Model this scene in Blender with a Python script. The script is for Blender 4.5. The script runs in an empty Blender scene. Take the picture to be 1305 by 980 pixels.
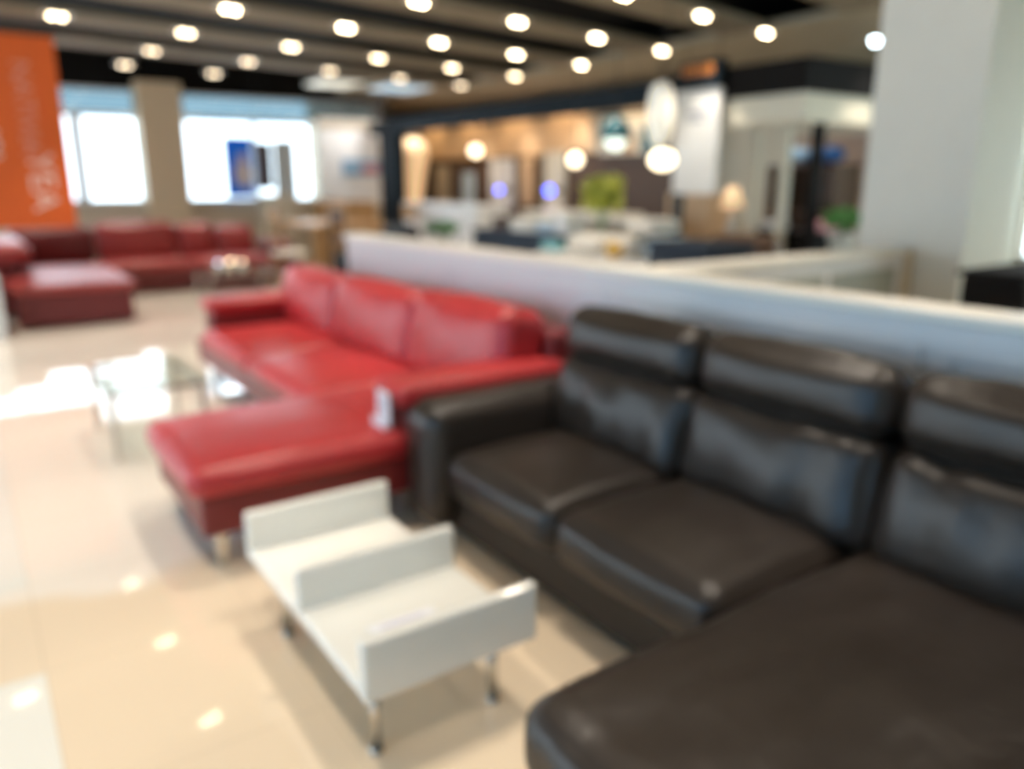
import bpy, bmesh, math, random
from mathutils import Vector, Matrix, noise
random.seed(7)
D = bpy.data; C = bpy.context.scene.collection; PI = math.pi
ORG = {}

# ------------------------------------------------------------------ materials
def mat(name, col, rough=0.5, metal=0.0, bump=0.0, bscale=40, var=0.0, vscale=6, coat=0.0, emit=None, es=0.0, spec=0.5, coatr=0.05, sheen=0):
    m = D.materials.new(name); m.use_nodes = True
    nt = m.node_tree; b = nt.nodes['Principled BSDF']
    b.inputs['Base Color'].default_value = (*col, 1)
    b.inputs['Roughness'].default_value = rough
    b.inputs['Metallic'].default_value = metal
    b.inputs['Specular IOR Level'].default_value = spec
    b.inputs['Coat Weight'].default_value = coat
    b.inputs['Coat Roughness'].default_value = coatr
    if emit:
        b.inputs['Emission Color'].default_value = (*emit, 1); b.inputs['Emission Strength'].default_value = es
    tc = nt.nodes.new('ShaderNodeTexCoord')
    if var > 0:
        n = nt.nodes.new('ShaderNodeTexNoise'); n.inputs['Scale'].default_value = vscale; n.inputs['Detail'].default_value = 4
        nt.links.new(tc.outputs['Object'], n.inputs['Vector'])
        mx = nt.nodes.new('ShaderNodeMix'); mx.data_type = 'RGBA'
        mx.inputs['A'].default_value = (*[c*(1-var) for c in col], 1)
        mx.inputs['B'].default_value = (*[min(1, c*(1+var)) for c in col], 1)
        nt.links.new(n.outputs['Fac'], mx.inputs['Factor']); nt.links.new(mx.outputs['Result'], b.inputs['Base Color'])
    if bump > 0:
        n = nt.nodes.new('ShaderNodeTexNoise'); n.inputs['Scale'].default_value = bscale; n.inputs['Detail'].default_value = 6
        nt.links.new(tc.outputs['Object'], n.inputs['Vector'])
        bp = nt.nodes.new('ShaderNodeBump'); bp.inputs['Strength'].default_value = bump; bp.inputs['Distance'].default_value = 0.01
        nt.links.new(n.outputs['Fac'], bp.inputs['Height']); nt.links.new(bp.outputs['Normal'], b.inputs['Normal'])
    return m

M = {}
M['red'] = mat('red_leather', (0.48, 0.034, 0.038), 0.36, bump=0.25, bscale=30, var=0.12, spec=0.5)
M['red_dark'] = mat('deep_red_leather', (0.20, 0.022, 0.022), 0.4, bump=0.2, bscale=30, var=0.1)  # same leather darkened: shade on the sides put into the colour
M['black'] = mat('black_brown_leather', (0.024, 0.018, 0.014), 0.36, bump=0.25, bscale=26, var=0.15, spec=0.5)
M['blackside'] = mat('black_leather_base', (0.014, 0.011, 0.009), 0.5, bump=0.2, bscale=26)
M['white_gloss'] = mat('white_lacquer', (0.90, 0.89, 0.82), 0.10, var=0.02, coat=0.3)
M['wallwhite'] = mat('white_partition_paint', (0.80, 0.78, 0.77), 0.3, var=0.02, coat=0.3, coatr=0.2)
M['cap'] = mat('cream_cap_paint', (0.93, 0.89, 0.80), 0.32)
M['cream'] = mat('cream_paint', (0.70, 0.66, 0.54), 0.5, var=0.03)
M['column'] = mat('column_paint', (0.80, 0.78, 0.70), 0.6, var=0.03)
M['beige'] = mat('beige_wall_paint', (0.56, 0.48, 0.36), 0.65, var=0.05)
M['warmwall'] = mat('warm_tan_wall', (0.62, 0.42, 0.25), 0.6, var=0.08)
M['brownwall'] = mat('brown_wall_panelling', (0.09, 0.052, 0.032), 0.5, var=0.15)
M['chrome'] = mat('brushed_steel', (0.62, 0.60, 0.56), 0.25, metal=1)
M['darkmetal'] = mat('dark_metal', (0.03, 0.03, 0.03), 0.4, metal=0.6)
M['navy'] = mat('navy_fascia', (0.008, 0.015, 0.022), 0.6, spec=.12)
M['blackpaint'] = mat('black_fascia', (0.008, 0.007, 0.007), 0.7, spec=.12)
M['deck'] = mat('black_ceiling_deck', (0.008, 0.008, 0.007), 0.9, spec=.1, var=0.2)
M['baffle'] = mat('grey_ceiling_panel', (0.20, 0.165, 0.115), 0.8, spec=.2, var=0.25, vscale=2)
M['soffit'] = mat('beige_ceiling_paint', (0.34, 0.29, 0.21), 0.8, spec=.2, var=0.15, vscale=2)
M['orange'] = mat('orange_banner_fabric', (0.70, 0.115, 0.012), 0.6, var=0.06)
M['letter'] = mat('banner_faded_letter', (0.74, 0.30, 0.22), 0.6)
M['letterw'] = mat('banner_white_letter', (0.85, 0.62, 0.55), 0.6)
M['paper'] = mat('white_paper', (0.85, 0.86, 0.90), 0.5)
M['print'] = mat('grey_print', (0.35, 0.36, 0.42), 0.5)
M['oak'] = mat('oak_wood', (0.42, 0.24, 0.10), 0.4, var=0.3, vscale=9)
M['walnut'] = mat('walnut_wood', (0.09, 0.045, 0.022), 0.4, var=0.3, vscale=9)
M['darkfab'] = mat('charcoal_fabric', (0.025, 0.03, 0.035), 0.8, bump=0.2)
M['navyfab'] = mat('navy_fabric', (0.02, 0.035, 0.06), 0.8, bump=0.2)
M['whitefab'] = mat('white_bedding', (0.80, 0.76, 0.68), 0.8, bump=0.2, bscale=12)
M['bluefab'] = mat('pale_blue_fabric', (0.50, 0.62, 0.72), 0.8, bump=0.2)
M['tealfab'] = mat('turquoise_fabric', (0.22, 0.50, 0.55), 0.8, bump=0.2)
M['yellowfab'] = mat('mustard_fabric', (0.75, 0.48, 0.12), 0.8, bump=0.2)
M['leafy'] = mat('yellow_green_leaf', (0.52, 0.55, 0.10), 0.45, var=0.3, vscale=20)
M['leafg'] = mat('green_leaf', (0.05, 0.22, 0.04), 0.45, var=0.3, vscale=20)
M['pot'] = mat('pale_ceramic', (0.62, 0.62, 0.58), 0.3)
M['blue'] = mat('blue_poster_ink', (0.01, 0.12, 0.42), 0.5, var=0.15)
def thin_print(name, col):
    m = D.materials.new(name); m.use_nodes = True; nt = m.node_tree; b = nt.nodes['Principled BSDF']
    b.inputs['Base Color'].default_value = (*col, 1); b.inputs['Roughness'].default_value = .6
    t = nt.nodes.new('ShaderNodeBsdfTranslucent'); t.inputs['Color'].default_value = (*col, 1)
    mx = nt.nodes.new('ShaderNodeMixShader'); mx.inputs[0].default_value = .5
    nt.links.new(b.outputs[0], mx.inputs[1]); nt.links.new(t.outputs[0], mx.inputs[2]); nt.links.new(mx.outputs[0], nt.nodes['Material Output'].inputs['Surface'])
    return m
M['blueback'] = thin_print('blue_translucent_print', (0.03, 0.30, 0.75))
M['curtainback'] = thin_print('beige_translucent_curtain', (0.55, 0.50, 0.42))
M['skin'] = mat('poster_pale_figure', (0.72, 0.66, 0.64), 0.5)
M['purple'] = mat('dark_purple_panel', (0.07, 0.05, 0.06), 0.5)
M['pink'] = mat('pink_print', (0.65, 0.30, 0.34), 0.5)
M['skyprint'] = mat('sky_blue_print', (0.25, 0.42, 0.60), 0.5)
M['teal'] = mat('teal_enamel', (0.01, 0.10, 0.13), 0.35)
M['sign'] = mat('orange_sign_letter', (0.60, 0.20, 0.03), 0.5)
M['art'] = mat('abstract_art_print', (0.50, 0.36, 0.28), 0.6, var=0.4, vscale=5)
M['whiteplain'] = mat('white_panel', (0.80, 0.80, 0.79), 0.5)
M['lamp_warm'] = mat('lit_lamp_glass', (1, 0.9, 0.75), 0.5, emit=(1, 0.80, 0.52), es=30)
M['pend'] = mat('lit_globe_glass', (1, 0.95, 0.85), 0.5, emit=(1, 0.83, 0.55), es=5)
M['pendcool'] = mat('lit_cool_globe', (1, 1, 1), 0.5, emit=(0.80, 0.95, 0.82), es=2.0)
M['lantern'] = mat('lit_paper_lantern', (0.95, 0.93, 0.85), 0.6, emit=(1, 0.96, 0.82), es=0.45)
M['cone'] = mat('lit_warm_shade', (0.9, 0.7, 0.45), 0.6, emit=(1, 0.60, 0.30), es=0.65)
M['bluelight'] = mat('lit_blue_lens', (0.1, 0.15, 1), 0.4, emit=(0.07, 0.12, 1.0), es=9)
M['coolpanel'] = mat('lit_cool_ceiling_panel', (0.8, 0.9, 1), 0.5, emit=(0.40, 0.66, 0.85), es=0.9)  # emission stands in for a bluish reflection on the ceiling
M['warmpanel'] = mat('lit_warm_ceiling_panel', (0.9, 0.9, 0.8), 0.5, emit=(0.8, 0.80, 0.68), es=0.8)
M['lamp_warm2'] = mat('lit_lamp_glass_softer', (1, 0.9, 0.75), 0.5, emit=(1, 0.80, 0.52), es=17)
M['lamp_warm3'] = mat('lit_lamp_glass_dim', (1, 0.9, 0.75), 0.5, emit=(1, 0.80, 0.55), es=8)
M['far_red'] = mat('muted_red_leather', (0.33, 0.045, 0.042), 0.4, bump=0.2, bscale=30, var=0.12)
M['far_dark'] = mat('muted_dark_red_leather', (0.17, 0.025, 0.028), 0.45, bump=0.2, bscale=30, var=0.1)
M['pier'] = mat('warm_pier_paint', (0.68, 0.56, 0.38), 0.6, var=0.03)
M['greyinset'] = mat('grey_green_inset', (0.36, 0.37, 0.31), 0.5, var=0.1)
M['whitewall'] = mat('white_wall_paint', (0.86, 0.87, 0.88), 0.6)
M['candle'] = mat('lit_candle_glass', (1, .9, .75), .5, emit=(1, .75, .45), es=8)  # added glow for the sparkles on the far glass table
M['candlecool'] = mat('lit_cool_candle_glass', (.8, .85, 1), .5, emit=(.7, .78, 1), es=7)
M['coollamp'] = mat('lit_cool_lamp', (1, 1, 1), 0.5, emit=(0.75, 0.92, 1.0), es=20)

def glassmat(name, tint, refl=0.08):
    m = D.materials.new(name); m.use_nodes = True; nt = m.node_tree
    for n in list(nt.nodes): nt.nodes.remove(n)
    o = nt.nodes.new('ShaderNodeOutputMaterial'); t = nt.nodes.new('ShaderNodeBsdfTransparent'); g = nt.nodes.new('ShaderNodeBsdfGlossy')
    t.inputs['Color'].default_value = (*tint, 1); g.inputs['Roughness'].default_value = 0.03
    f = nt.nodes.new('ShaderNodeFresnel'); f.inputs['IOR'].default_value = 1.5
    mx = nt.nodes.new('ShaderNodeMixShader')
    ge = nt.nodes.new('ShaderNodeNewGeometry'); fm = nt.nodes.new('ShaderNodeMath'); fm.operation = 'MULTIPLY_ADD'; fm.inputs[1].default_value = -1; fm.inputs[2].default_value = 1
    fq = nt.nodes.new('ShaderNodeMath'); fq.operation = 'MULTIPLY'
    nt.links.new(ge.outputs['Backfacing'], fm.inputs[0]); nt.links.new(fm.outputs[0], fq.inputs[0]); nt.links.new(f.outputs[0], fq.inputs[1])
    nt.links.new(fq.outputs[0], mx.inputs[0]); nt.links.new(t.outputs[0], mx.inputs[1]); nt.links.new(g.outputs[0], mx.inputs[2])
    nt.links.new(mx.outputs[0], o.inputs['Surface'])
    return m
M['glass'] = glassmat('clear_window_glass', (0.95, 0.98, 1.0))
M['glassdeep'] = glassmat('deep_blue_tinted_glass', (0.42, 0.64, 0.80))
M['glassblue'] = glassmat('blue_tinted_glass', (0.30, 0.37, 0.40))
M['tableglass'] = glassmat('grey_green_table_glass', (0.90, 0.94, 0.92))

def floor_material():
    m = D.materials.new('polished_floor_tile'); m.use_nodes = True; nt = m.node_tree; b = nt.nodes['Principled BSDF']
    g = nt.nodes.new('ShaderNodeNewGeometry'); sx = nt.nodes.new('ShaderNodeSeparateXYZ'); nt.links.new(g.outputs['Position'], sx.inputs[0])
    def math_(op, a, bb, c=None):
        n = nt.nodes.new('ShaderNodeMath'); n.operation = op
        for i, v in enumerate((a, bb, c)):
            if v is None: continue
            if isinstance(v, (int, float)): n.inputs[i].default_value = v
            else: nt.links.new(v, n.inputs[i])
        return n.outputs[0]
    X, Y = sx.outputs[0], sx.outputs[1]
    nz = nt.nodes.new('ShaderNodeTexNoise'); nz.inputs['Scale'].default_value = 0.9; nz.inputs['Detail'].default_value = 3
    nt.links.new(g.outputs['Position'], nz.inputs['Vector'])
    white = (0.80, 0.79, 0.72, 1); beige = (0.80, 0.66, 0.485, 1); pink = (0.86, 0.79, 0.69, 1)
    # white strip of tiles x < 0.03 except one beige tile y 2.71..3.39
    isL = math_('LESS_THAN', X, 0.03)
    isB = math_('MULTIPLY', math_('GREATER_THAN', Y, 2.71), math_('LESS_THAN', Y, 3.39))
    whitef = math_('MULTIPLY', isL, math_('SUBTRACT', 1.0, isB))
    # paler tone beyond y = 3.2 with a wavy edge
    yy = math_('ADD', Y, math_('MULTIPLY', math_('SUBTRACT', nz.outputs['Fac'], 0.5), 0.9))
    mr = nt.nodes.new('ShaderNodeMapRange'); mr.inputs['From Min'].default_value = 3.2; mr.inputs['From Max'].default_value = 3.32
    nt.links.new(yy, mr.inputs['Value'])
    m1 = nt.nodes.new('ShaderNodeMix'); m1.data_type = 'RGBA'; m1.inputs['A'].default_value = beige; m1.inputs['B'].default_value = pink
    nt.links.new(mr.outputs[0], m1.inputs['Factor'])
    m2 = nt.nodes.new('ShaderNodeMix'); m2.data_type = 'RGBA'; m2.inputs['B'].default_value = white
    nt.links.new(m1.outputs['Result'], m2.inputs['A']); nt.links.new(whitef, m2.inputs['Factor'])
    # tile joints every 0.68 m
    def joint(c, off):
        fr = math_('FRACT', math_('DIVIDE', math_('ADD', c, off), 0.68), 0)
        return math_('LESS_THAN', fr, 0.006)
    j = math_('MAXIMUM', joint(X, 67.97), joint(Y, 64.61))
    m3 = nt.nodes.new('ShaderNodeMix'); m3.data_type = 'RGBA'; m3.inputs['B'].default_value = (0.5, 0.42, 0.3, 1)
    nt.links.new(m2.outputs['Result'], m3.inputs['A']); nt.links.new(math_('MULTIPLY', j, 0.5), m3.inputs['Factor'])
    nt.links.new(m3.outputs['Result'], b.inputs['Base Color'])
    b.inputs['Roughness'].default_value = 0.035; b.inputs['Specular IOR Level'].default_value = 0.7
    return m
M['floor'] = floor_material()

# ------------------------------------------------------------------ geometry helpers
def box(bm, x0, x1, y0, y1, z0, z1, bev=0.0, seg=2):
    r = bmesh.ops.create_cube(bm, size=1)
    vs = r['verts']
    for v in vs:
        v.co = Vector((x0 + (v.co.x+.5)*(x1-x0), y0 + (v.co.y+.5)*(y1-y0), z0 + (v.co.z+.5)*(z1-z0)))
    if bev > 0:
        es = list({e for v in vs for e in v.link_edges})
        bmesh.ops.bevel(bm, geom=es, offset=bev, segments=seg, affect='EDGES', profile=0.5)

def tube(bm, p0, p1, r0, r1=None, seg=14):
    r1 = r0 if r1 is None else r1
    p0 = Vector(p0); p1 = Vector(p1); d = p1-p0
    q = d.to_track_quat('Z', 'Y').to_matrix().to_4x4()
    bmesh.ops.create_cone(bm, cap_ends=True, segments=seg, radius1=r0, radius2=r1, depth=d.length, matrix=Matrix.Translation((p0+p1)/2) @ q)

def lathe(bm, cx, cy, prof, seg=24):
    rings = []
    for r, z in prof:
        rings.append([bm.verts.new((cx+r*math.cos(2*PI*k/seg), cy+r*math.sin(2*PI*k/seg), z)) for k in range(seg)])
    for a, b in zip(rings, rings[1:]):
        for k in range(seg):
            bm.faces.new((a[k], a[(k+1) % seg], b[(k+1) % seg], b[k]))
    if prof[0][0] > 1e-4: bm.faces.new(rings[0][::-1])
    if prof[-1][0] > 1e-4: bm.faces.new(rings[-1])

def ball(bm, c, r, sz=1.0, u=20, v=12):
    bmesh.ops.create_uvsphere(bm, u_segments=u, v_segments=v, radius=r, matrix=Matrix.Translation(c) @ Matrix.Diagonal((1, 1, sz, 1)))

def cushion(bm, x0, x1, y0, y1, z0, z1, r=0.05, bul=(0.01, 0.01, 0.03), n=16, fold=0.0, seed=0, mtx=None):
    """a stuffed, rounded box: rounded edges, faces that swell, soft creases"""
    c = Vector(((x0+x1)/2, (y0+y1)/2, (z0+z1)/2)); h = Vector(((x1-x0)/2, (y1-y0)/2, (z1-z0)/2))
    r = min(r, h.x*.98, h.y*.98, h.z*.98)
    verts = {}
    def P(i, j, k):
        key = (i, j, k)
        if key in verts: return verts[key]
        def m(t, hh):
            t = 2*t/n-1
            # denser samples close to the edges
            s = math.sin(t*PI/2)
            return (0.55*s+0.45*t)
        u = Vector((m(i, 0), m(j, 0), m(k, 0)))
        p = Vector((u.x*h.x, u.y*h.y, u.z*h.z))
        q = Vector((max(-h.x+r, min(h.x-r, p.x)), max(-h.y+r, min(h.y-r, p.y)), max(-h.z+r, min(h.z-r, p.z))))
        dd = p-q
        if dd.length > 1e-6: p = q + dd.normalized()*min(r, max(abs(dd.x), abs(dd.y), abs(dd.z)) if True else r)
        # proper rounded box: offset saturated to radius
        if dd.length > 1e-6:
            mm = max(abs(dd.x), abs(dd.y), abs(dd.z)); p = q + dd.normalized()*mm
        ux, uy, uz = u.x, u.y, u.z
        p.x += math.copysign(1, ux)*bul[0]*(1-uy*uy)*(1-uz*uz)*abs(ux)**2
        p.y += math.copysign(1, uy)*bul[1]*(1-ux*ux)*(1-uz*uz)*abs(uy)**2
        p.z += math.copysign(1, uz)*bul[2]*(1-ux*ux)*(1-uy*uy)*abs(uz)**2
        if fold:
            w = Vector((p.x*3.2+seed*7.1, p.y*9+seed*3.3, p.z*2.6))
            d_ = noise.noise(w)*fold + noise.noise(w*2.3)*fold*0.5
            nrm = Vector((ux**5, uy**5, uz**5))
            if nrm.length > 1e-5: p += nrm.normalized()*d_
        p += c
        if mtx is not None: p = mtx @ p
        verts[key] = bm.verts.new(p); return verts[key]
    for a in range(n):
        for b in range(n):
            for (f, side) in ((0, 0), (0, n), (1, 0), (1, n), (2, 0), (2, n)):
                def Q(a_, b_):
                    return P(side, a_, b_) if f == 0 else (P(a_, side, b_) if f == 1 else P(a_, b_, side))
                try: bm.faces.new((Q(a, b), Q(a+1, b), Q(a+1, b+1), Q(a, b+1)))
                except ValueError: pass
    bmesh.ops.recalc_face_normals(bm, faces=bm.faces)

def lean(px, pz, deg):
    """rotate about the y axis through (px, pz): leans a back cushion towards +x"""
    return Matrix.Translation((px, 0, pz)) @ Matrix.Rotation(math.radians(deg), 4, 'Y') @ Matrix.Translation((-px, 0, -pz))

def link(name, bm, m, parent=None, smooth=False):
    me = D.meshes.new(name); root = ORG.get(parent.name, Vector((0, 0, 0))) if parent else Vector((0, 0, 0))
    if parent: bm.transform(Matrix.Translation(-root))
    bm.to_mesh(me); bm.free(); me.materials.append(m)
    if smooth:
        for p in me.polygons: p.use_smooth = True
    o = D.objects.new(name, me); C.objects.link(o)
    if parent: o.parent = parent; ORG[o.name] = root
    return o
def obj(name, m, parent, *boxes, bev=0.004, smooth=False):
    bm = bmesh.new()
    for b in boxes: box(bm, *b, bev=bev)
    return link(name, bm, m, parent, smooth)
def thing(name, label, cat, loc=(0, 0, 0), group=None):
    o = D.objects.new(name, None); C.objects.link(o); o.location = loc; o.empty_display_size = .1
    ORG[o.name] = Vector(loc); o['label'] = label; o['category'] = cat
    if group: o['group'] = group
    return o
def tag(o, label, cat, group=None, kind=None):
    # a thing that is one mesh: its origin goes to its own base
    me = o.data; xs = [v.co for v in me.vertices]
    c = Vector(((min(v.x for v in xs)+max(v.x for v in xs))/2, (min(v.y for v in xs)+max(v.y for v in xs))/2, min(v.z for v in xs)))
    me.transform(Matrix.Translation(-c)); o.location = c
    o['label'] = label; o['category'] = cat
    if group: o['group'] = group
    if kind: o['kind'] = kind
    return o
def struct(name, m, *boxes, bev=0.0):
    o = obj(name, m, None, *boxes, bev=bev); o['kind'] = 'structure'; return o
def copy_tree(o, parent=None):
    c = o.copy(); C.objects.link(c)
    if parent: c.parent = parent
    for ch in list(o.children): copy_tree(ch, c)
    return c
def text_mesh(name, s, m, parent, size, mtx, depth=0.004):
    cu = D.curves.new(name, 'FONT'); cu.body = s; cu.size = size; cu.extrude = depth; cu.align_x = 'CENTER'; cu.align_y = 'CENTER'
    t = D.objects.new(name+'_tmp', cu); C.objects.link(t); bpy.context.view_layer.update()
    me = D.meshes.new_from_object(t); D.objects.remove(t)
    bm = bmesh.new(); bm.from_mesh(me); bm.transform(mtx)
    return link(name, bm, m, parent)

# ------------------------------------------------------------------ the setting
H_C = 3.2
struct('floor', M['floor'], (-4.2, 12.2, -4.2, 19.2, -0.1, 0))
struct('ceiling', M['deck'], (-4.2, 12.2, -4.2, 19.2, 3.62, 3.72))
cdir = Vector((1.30, 0.235, 0)).normalized(); ang = math.atan2(0.235, 1.30)
def lattice(i, j): return Vector((5.1 + i*1.30 - j*0.06, 8.88 + i*0.235 + j*1.56))
for j in range(-8, 3):
    p = lattice(0, j); x0, x1 = -3.95, 7.65
    bm = bmesh.new()
    def yat(x, off): return p.y + off + (x-p.x)*math.tan(ang)
    lo, hi = -0.12, 0.50
    vs = []
    for z in (H_C, H_C+0.06):
        for (x, off) in ((x0, lo), (x1, lo), (x1, hi), (x0, hi)): vs.append(bm.verts.new((x, yat(x, off), z)))
    for f in ((3, 2, 1, 0), (4, 5, 6, 7), (0, 1, 5, 4), (1, 2, 6, 5), (2, 3, 7, 6), (3, 0, 4, 7)): bm.faces.new([vs[k] for k in f])
    if yat(x1, hi) > 15.1 or yat(x0, lo) < -3.9: bm.free(); continue
    o = link('ceiling', bm, M['baffle']); o['kind'] = 'structure'
struct('ceiling', M['soffit'], (7.70, 12.1, -4.1, 19.1, H_C, H_C+0.08))
struct('ceiling', M['soffit'], (6.35, 7.70, 13.2, 15.1, H_C+.005, H_C+0.08))

# far wall with windows (y = 15.2)
W = M['whiteplain']
struct('wall_back', M['beige'], (-4.2, 7.5, 15.2, 15.4, 0, 1.2), (-4.2, -3.6, 15.2, 15.4, 1.2, 3.0), (2.76, 3.44, 15.2, 15.4, 1.2, 3.06), (6.0, 7.5, 15.2, 15.4, 1.2, 2.72))
struct('trim_1', M['deck'], (-4.2, 7.5, 15.2, 15.4, 3.06, 3.62))
struct('wall_back', M['pier'], (2.76, 3.46, 14.85, 15.2, 0, 3.18))       # square pier between the windows
def window(n, x0, x1, mull):
    o = struct('window_%d' % n, W, (x0, x1, 15.22, 15.30, 1.2, 1.25), (x0, x1, 15.22, 15.30, 2.60, 2.68), (x0, x1, 15.22, 15.30, 3.02, 3.06), *[(x-.03, x+.03, 15.22, 15.30, 1.25, 2.6) for x in mull])
    a = obj('pane', M['glass'], o, (x0, x1, 15.25, 15.256, 1.25, 2.6), bev=0)
    b = obj('transom_pane', M['glassblue'], o, (x0, x1, 15.25, 15.256, 2.68, 3.02), bev=0)
window(1, -3.6, 2.76, (-2.2, -0.6, 0.6, 1.78, 1.84, 1.90))
window(2, 3.44, 6.0, (4.75,))
struct('window_3', W, (6.0, 7.5, 15.22, 15.3, 2.72, 2.78), (6.0, 7.5, 15.22, 15.3, 3.02, 3.06))
obj('pane', M['glassblue'], D.objects['window_3'], (6.0, 7.5, 15.25, 15.256, 2.78, 3.02), bev=0)
struct('trim_2', M['beige'], (-3.9, 2.74, 14.98, 15.2, 0.0, 1.17), (3.46, 6.0, 14.98, 15.2, 0.0, 1.12))
# walls
struct('wall_left', M['column'], (-4.2, -4.0, -4.2, 15.2, 0, 0.6), (-4.2, -4.0, -4.2, 15.2, 2.9, 3.62), *[(-4.2, -4.0, y, y+.3, 0.6, 2.9) for y in (-4.2, -.9, 2.4, 5.7, 9.0, 12.3, 14.9)])
for k, y in enumerate((-3.9, -.6, 2.7, 6.0, 9.3, 12.6)):
    o = struct('window_%d' % (k+4), W, (-4.15, -4.05, y, y+ (3.0 if k < 5 else 2.3), .6, .66), (-4.15, -4.05, y, y+(3.0 if k < 5 else 2.3), 2.84, 2.9), (-4.15, -4.05, y+1.45, y+1.5, .66, 2.84))
    obj('pane', M['glassdeep' if k < 2 else 'glass'], o, (-4.11, -4.105, y, y+(3.0 if k < 5 else 2.3), .66, 2.84), bev=0)
struct('wall_front', M['column'], (-4.2, 12.2, -4.2, -4.0, 0, 3.62))
struct('wall_right', M['beige'], (12.0, 12.2, -4.2, 5.0, 0, .5), (12.0, 12.2, -4.2, 5.0, 2.9, 3.62), (12.0, 12.2, 5.0, 19.2, 0, 3.62), (12, 12.2, -4.2, -3.4, .5, 2.9))
o = struct('window_11', W, (12.02, 12.1, -3.4, 5.0, .5, .56), (12.02, 12.1, -3.4, 5.0, 2.84, 2.9), (12.02, 12.1, -.62, -.56, .56, 2.84))
obj('pane', M['glass'], o, (12.05, 12.056, -3.4, 5.0, .5, 2.9), bev=0)
struct('wall_back', M['brownwall'], (7.5, 12.2, 19.0, 19.2, 0, 3.62))
struct('wall_back', M['beige'], (7.3, 7.5, 15.4, 19.2, 0, 3.62))
# booth back wall: brown panelling below, warm washed band above
struct('wall_right', M['brownwall'], (9.3, 9.45, 8.7, 18.9, 0, 2.05))
struct('wall_right', M['warmwall'], (9.25, 9.45, 10.9, 18.9, 2.05, 2.72))
struct('wall_right', M['beige'], (9.25, 9.45, 8.7, 10.9, 2.05, 2.72))
struct('wall_right', M['cream'], (9.8, 9.95, 4.2, 8.6, 0, 2.7))
# navy fascia beam of the booth and its post
struct('trim_3', M['navy'], (6.92, 7.12, 6.75, 14.9, 2.44, 2.68))
struct('trim_4', M['navy'], (6.92, 7.12, 13.75, 14.45, 0, 2.44))
struct('trim_5', M['blackpaint'], (6.9, 7.1, 4.97, 6.75, 2.40, 2.72), (7.1, 11.9, 4.97, 5.12, 2.40, 2.72))
struct('trim_6', M['cream'], (6.93, 7.08, 5.0, 6.0, 2.13, 2.40), (7.08, 9.8, 5.0, 5.1, 2.13, 2.40))
struct('trim_7', M['darkmetal'], (7.0, 7.12, 6.68, 6.76, 0, 2.44))
# big white pier at the right and its low partitions
struct('wall_right', M['column'], (5.6, 6.25, 2.68, 3.46, 0, 3.6))

def partition(name, label, x0, x1, y0, y1, ztop, along):
    t = thing(name, label, 'partition', ((x0+x1)/2, (y0+y1)/2, 0))
    obj('body', M['wallwhite'], t, (x0, x1, y0, y1, 0, ztop-.045), bev=.006)
    obj('cap', M['cap'], t, (x0-.025, x1+.02, y0-.02, y1+.02, ztop-.045, ztop), bev=.012)
    if along == 'y':
        n = 5; L = (y1-y0-.1)/n
        for k in range(n):
            a, b = y0+.08+k*L, y0+k*L+L
            obj('panel_moulding', M['wallwhite'], t, (x0-.012, x0+.004, a, b, ztop-.16, ztop-.13), (x0-.012, x0+.004, a, b, .15, .18),
                (x0-.012, x0+.004, a, a+.03, .18, ztop-.16), (x0-.012, x0+.004, b-.03, b, .18, ztop-.16), bev=.003)
    else:
        n = 3; L = (x1-x0-.1)/n
        for k in range(n):
            a, b = x0+.08+k*L, x0+k*L+L
            obj('inset_panel', M['greyinset'], t, (a, b, y0-.01, y0+.004, .15, ztop-.13), bev=.003)
    return t
partition('low_partition_wall', 'long white low partition wall with cream cap running behind the red and black sofas', 2.70, 2.86, -2.0, 6.35, 1.13, 'y')
pt = partition('low_partition_wall', 'shorter white low partition running off at a right angle behind the long one towards the white pier', 2.88, 5.48, 3.02, 3.16, 1.10, 'x')
obj('end_post', M['pier'], pt, (5.50, 5.58, 3.0, 3.18, 0, 1.09), bev=.006)

# ------------------------------------------------------------------ black sofa
S = thing('corner_sofa', 'black brown leather chaise sofa with two-tier back cushions, nearest in the right foreground', 'sofa', (2.0, 1.6, 0))
obj('base', M['blackside'], S, (1.63, 2.62, 1.24, 2.98, .05, .27), (0.98, 2.62, .30, 1.26, .05, .27), bev=.02)
obj('back_frame', M['blackside'], S, (2.44, 2.64, .30, 2.98, .1, .86), bev=.03)
for k, (a, b) in enumerate(((2.01, 2.745), (1.265, 2.005))):
    bm = bmesh.new(); cushion(bm, 1.55, 2.28, a, b, .24, .445, r=.075, bul=(.015, .008, .035), n=22, fold=.004, seed=k)
    link('seat_cushion', bm, M['black'], S, True)
bm = bmesh.new(); cushion(bm, .86, 2.28, .30, 1.255, .24, .445, r=.08, bul=(.015, .01, .035), n=34, fold=.012, seed=9)
link('chaise_cushion', bm, M['black'], S, True)
for k, (a, b) in enumerate(((2.0, 2.80), (1.215, 1.99), (.35, 1.205))):
    bm = bmesh.new(); cushion(bm, 2.13, 2.36, a, b, .42, .80, r=.07, bul=(.045, .006, .012), n=22, fold=.02, seed=20+k, mtx=lean(2.13, .42, 13))
    link('back_cushion', bm, M['black'], S, True)
    bm = bmesh.new(); cushion(bm, 2.20, 2.42, a+.004, b-.004, .775, 1.015, r=.085, bul=(.03, .004, .018), n=20, fold=.005, seed=30+k, mtx=lean(2.2, .77, 9))
    link('headrest', bm, M['black'], S, True)
bm = bmesh.new(); cushion(bm, 1.50, 2.52, 2.76, 3.02, .07, .635, r=.10, bul=(.01, .01, .012), n=24, fold=.004, seed=41)
link('armrest', bm, M['black'], S, True)
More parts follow.
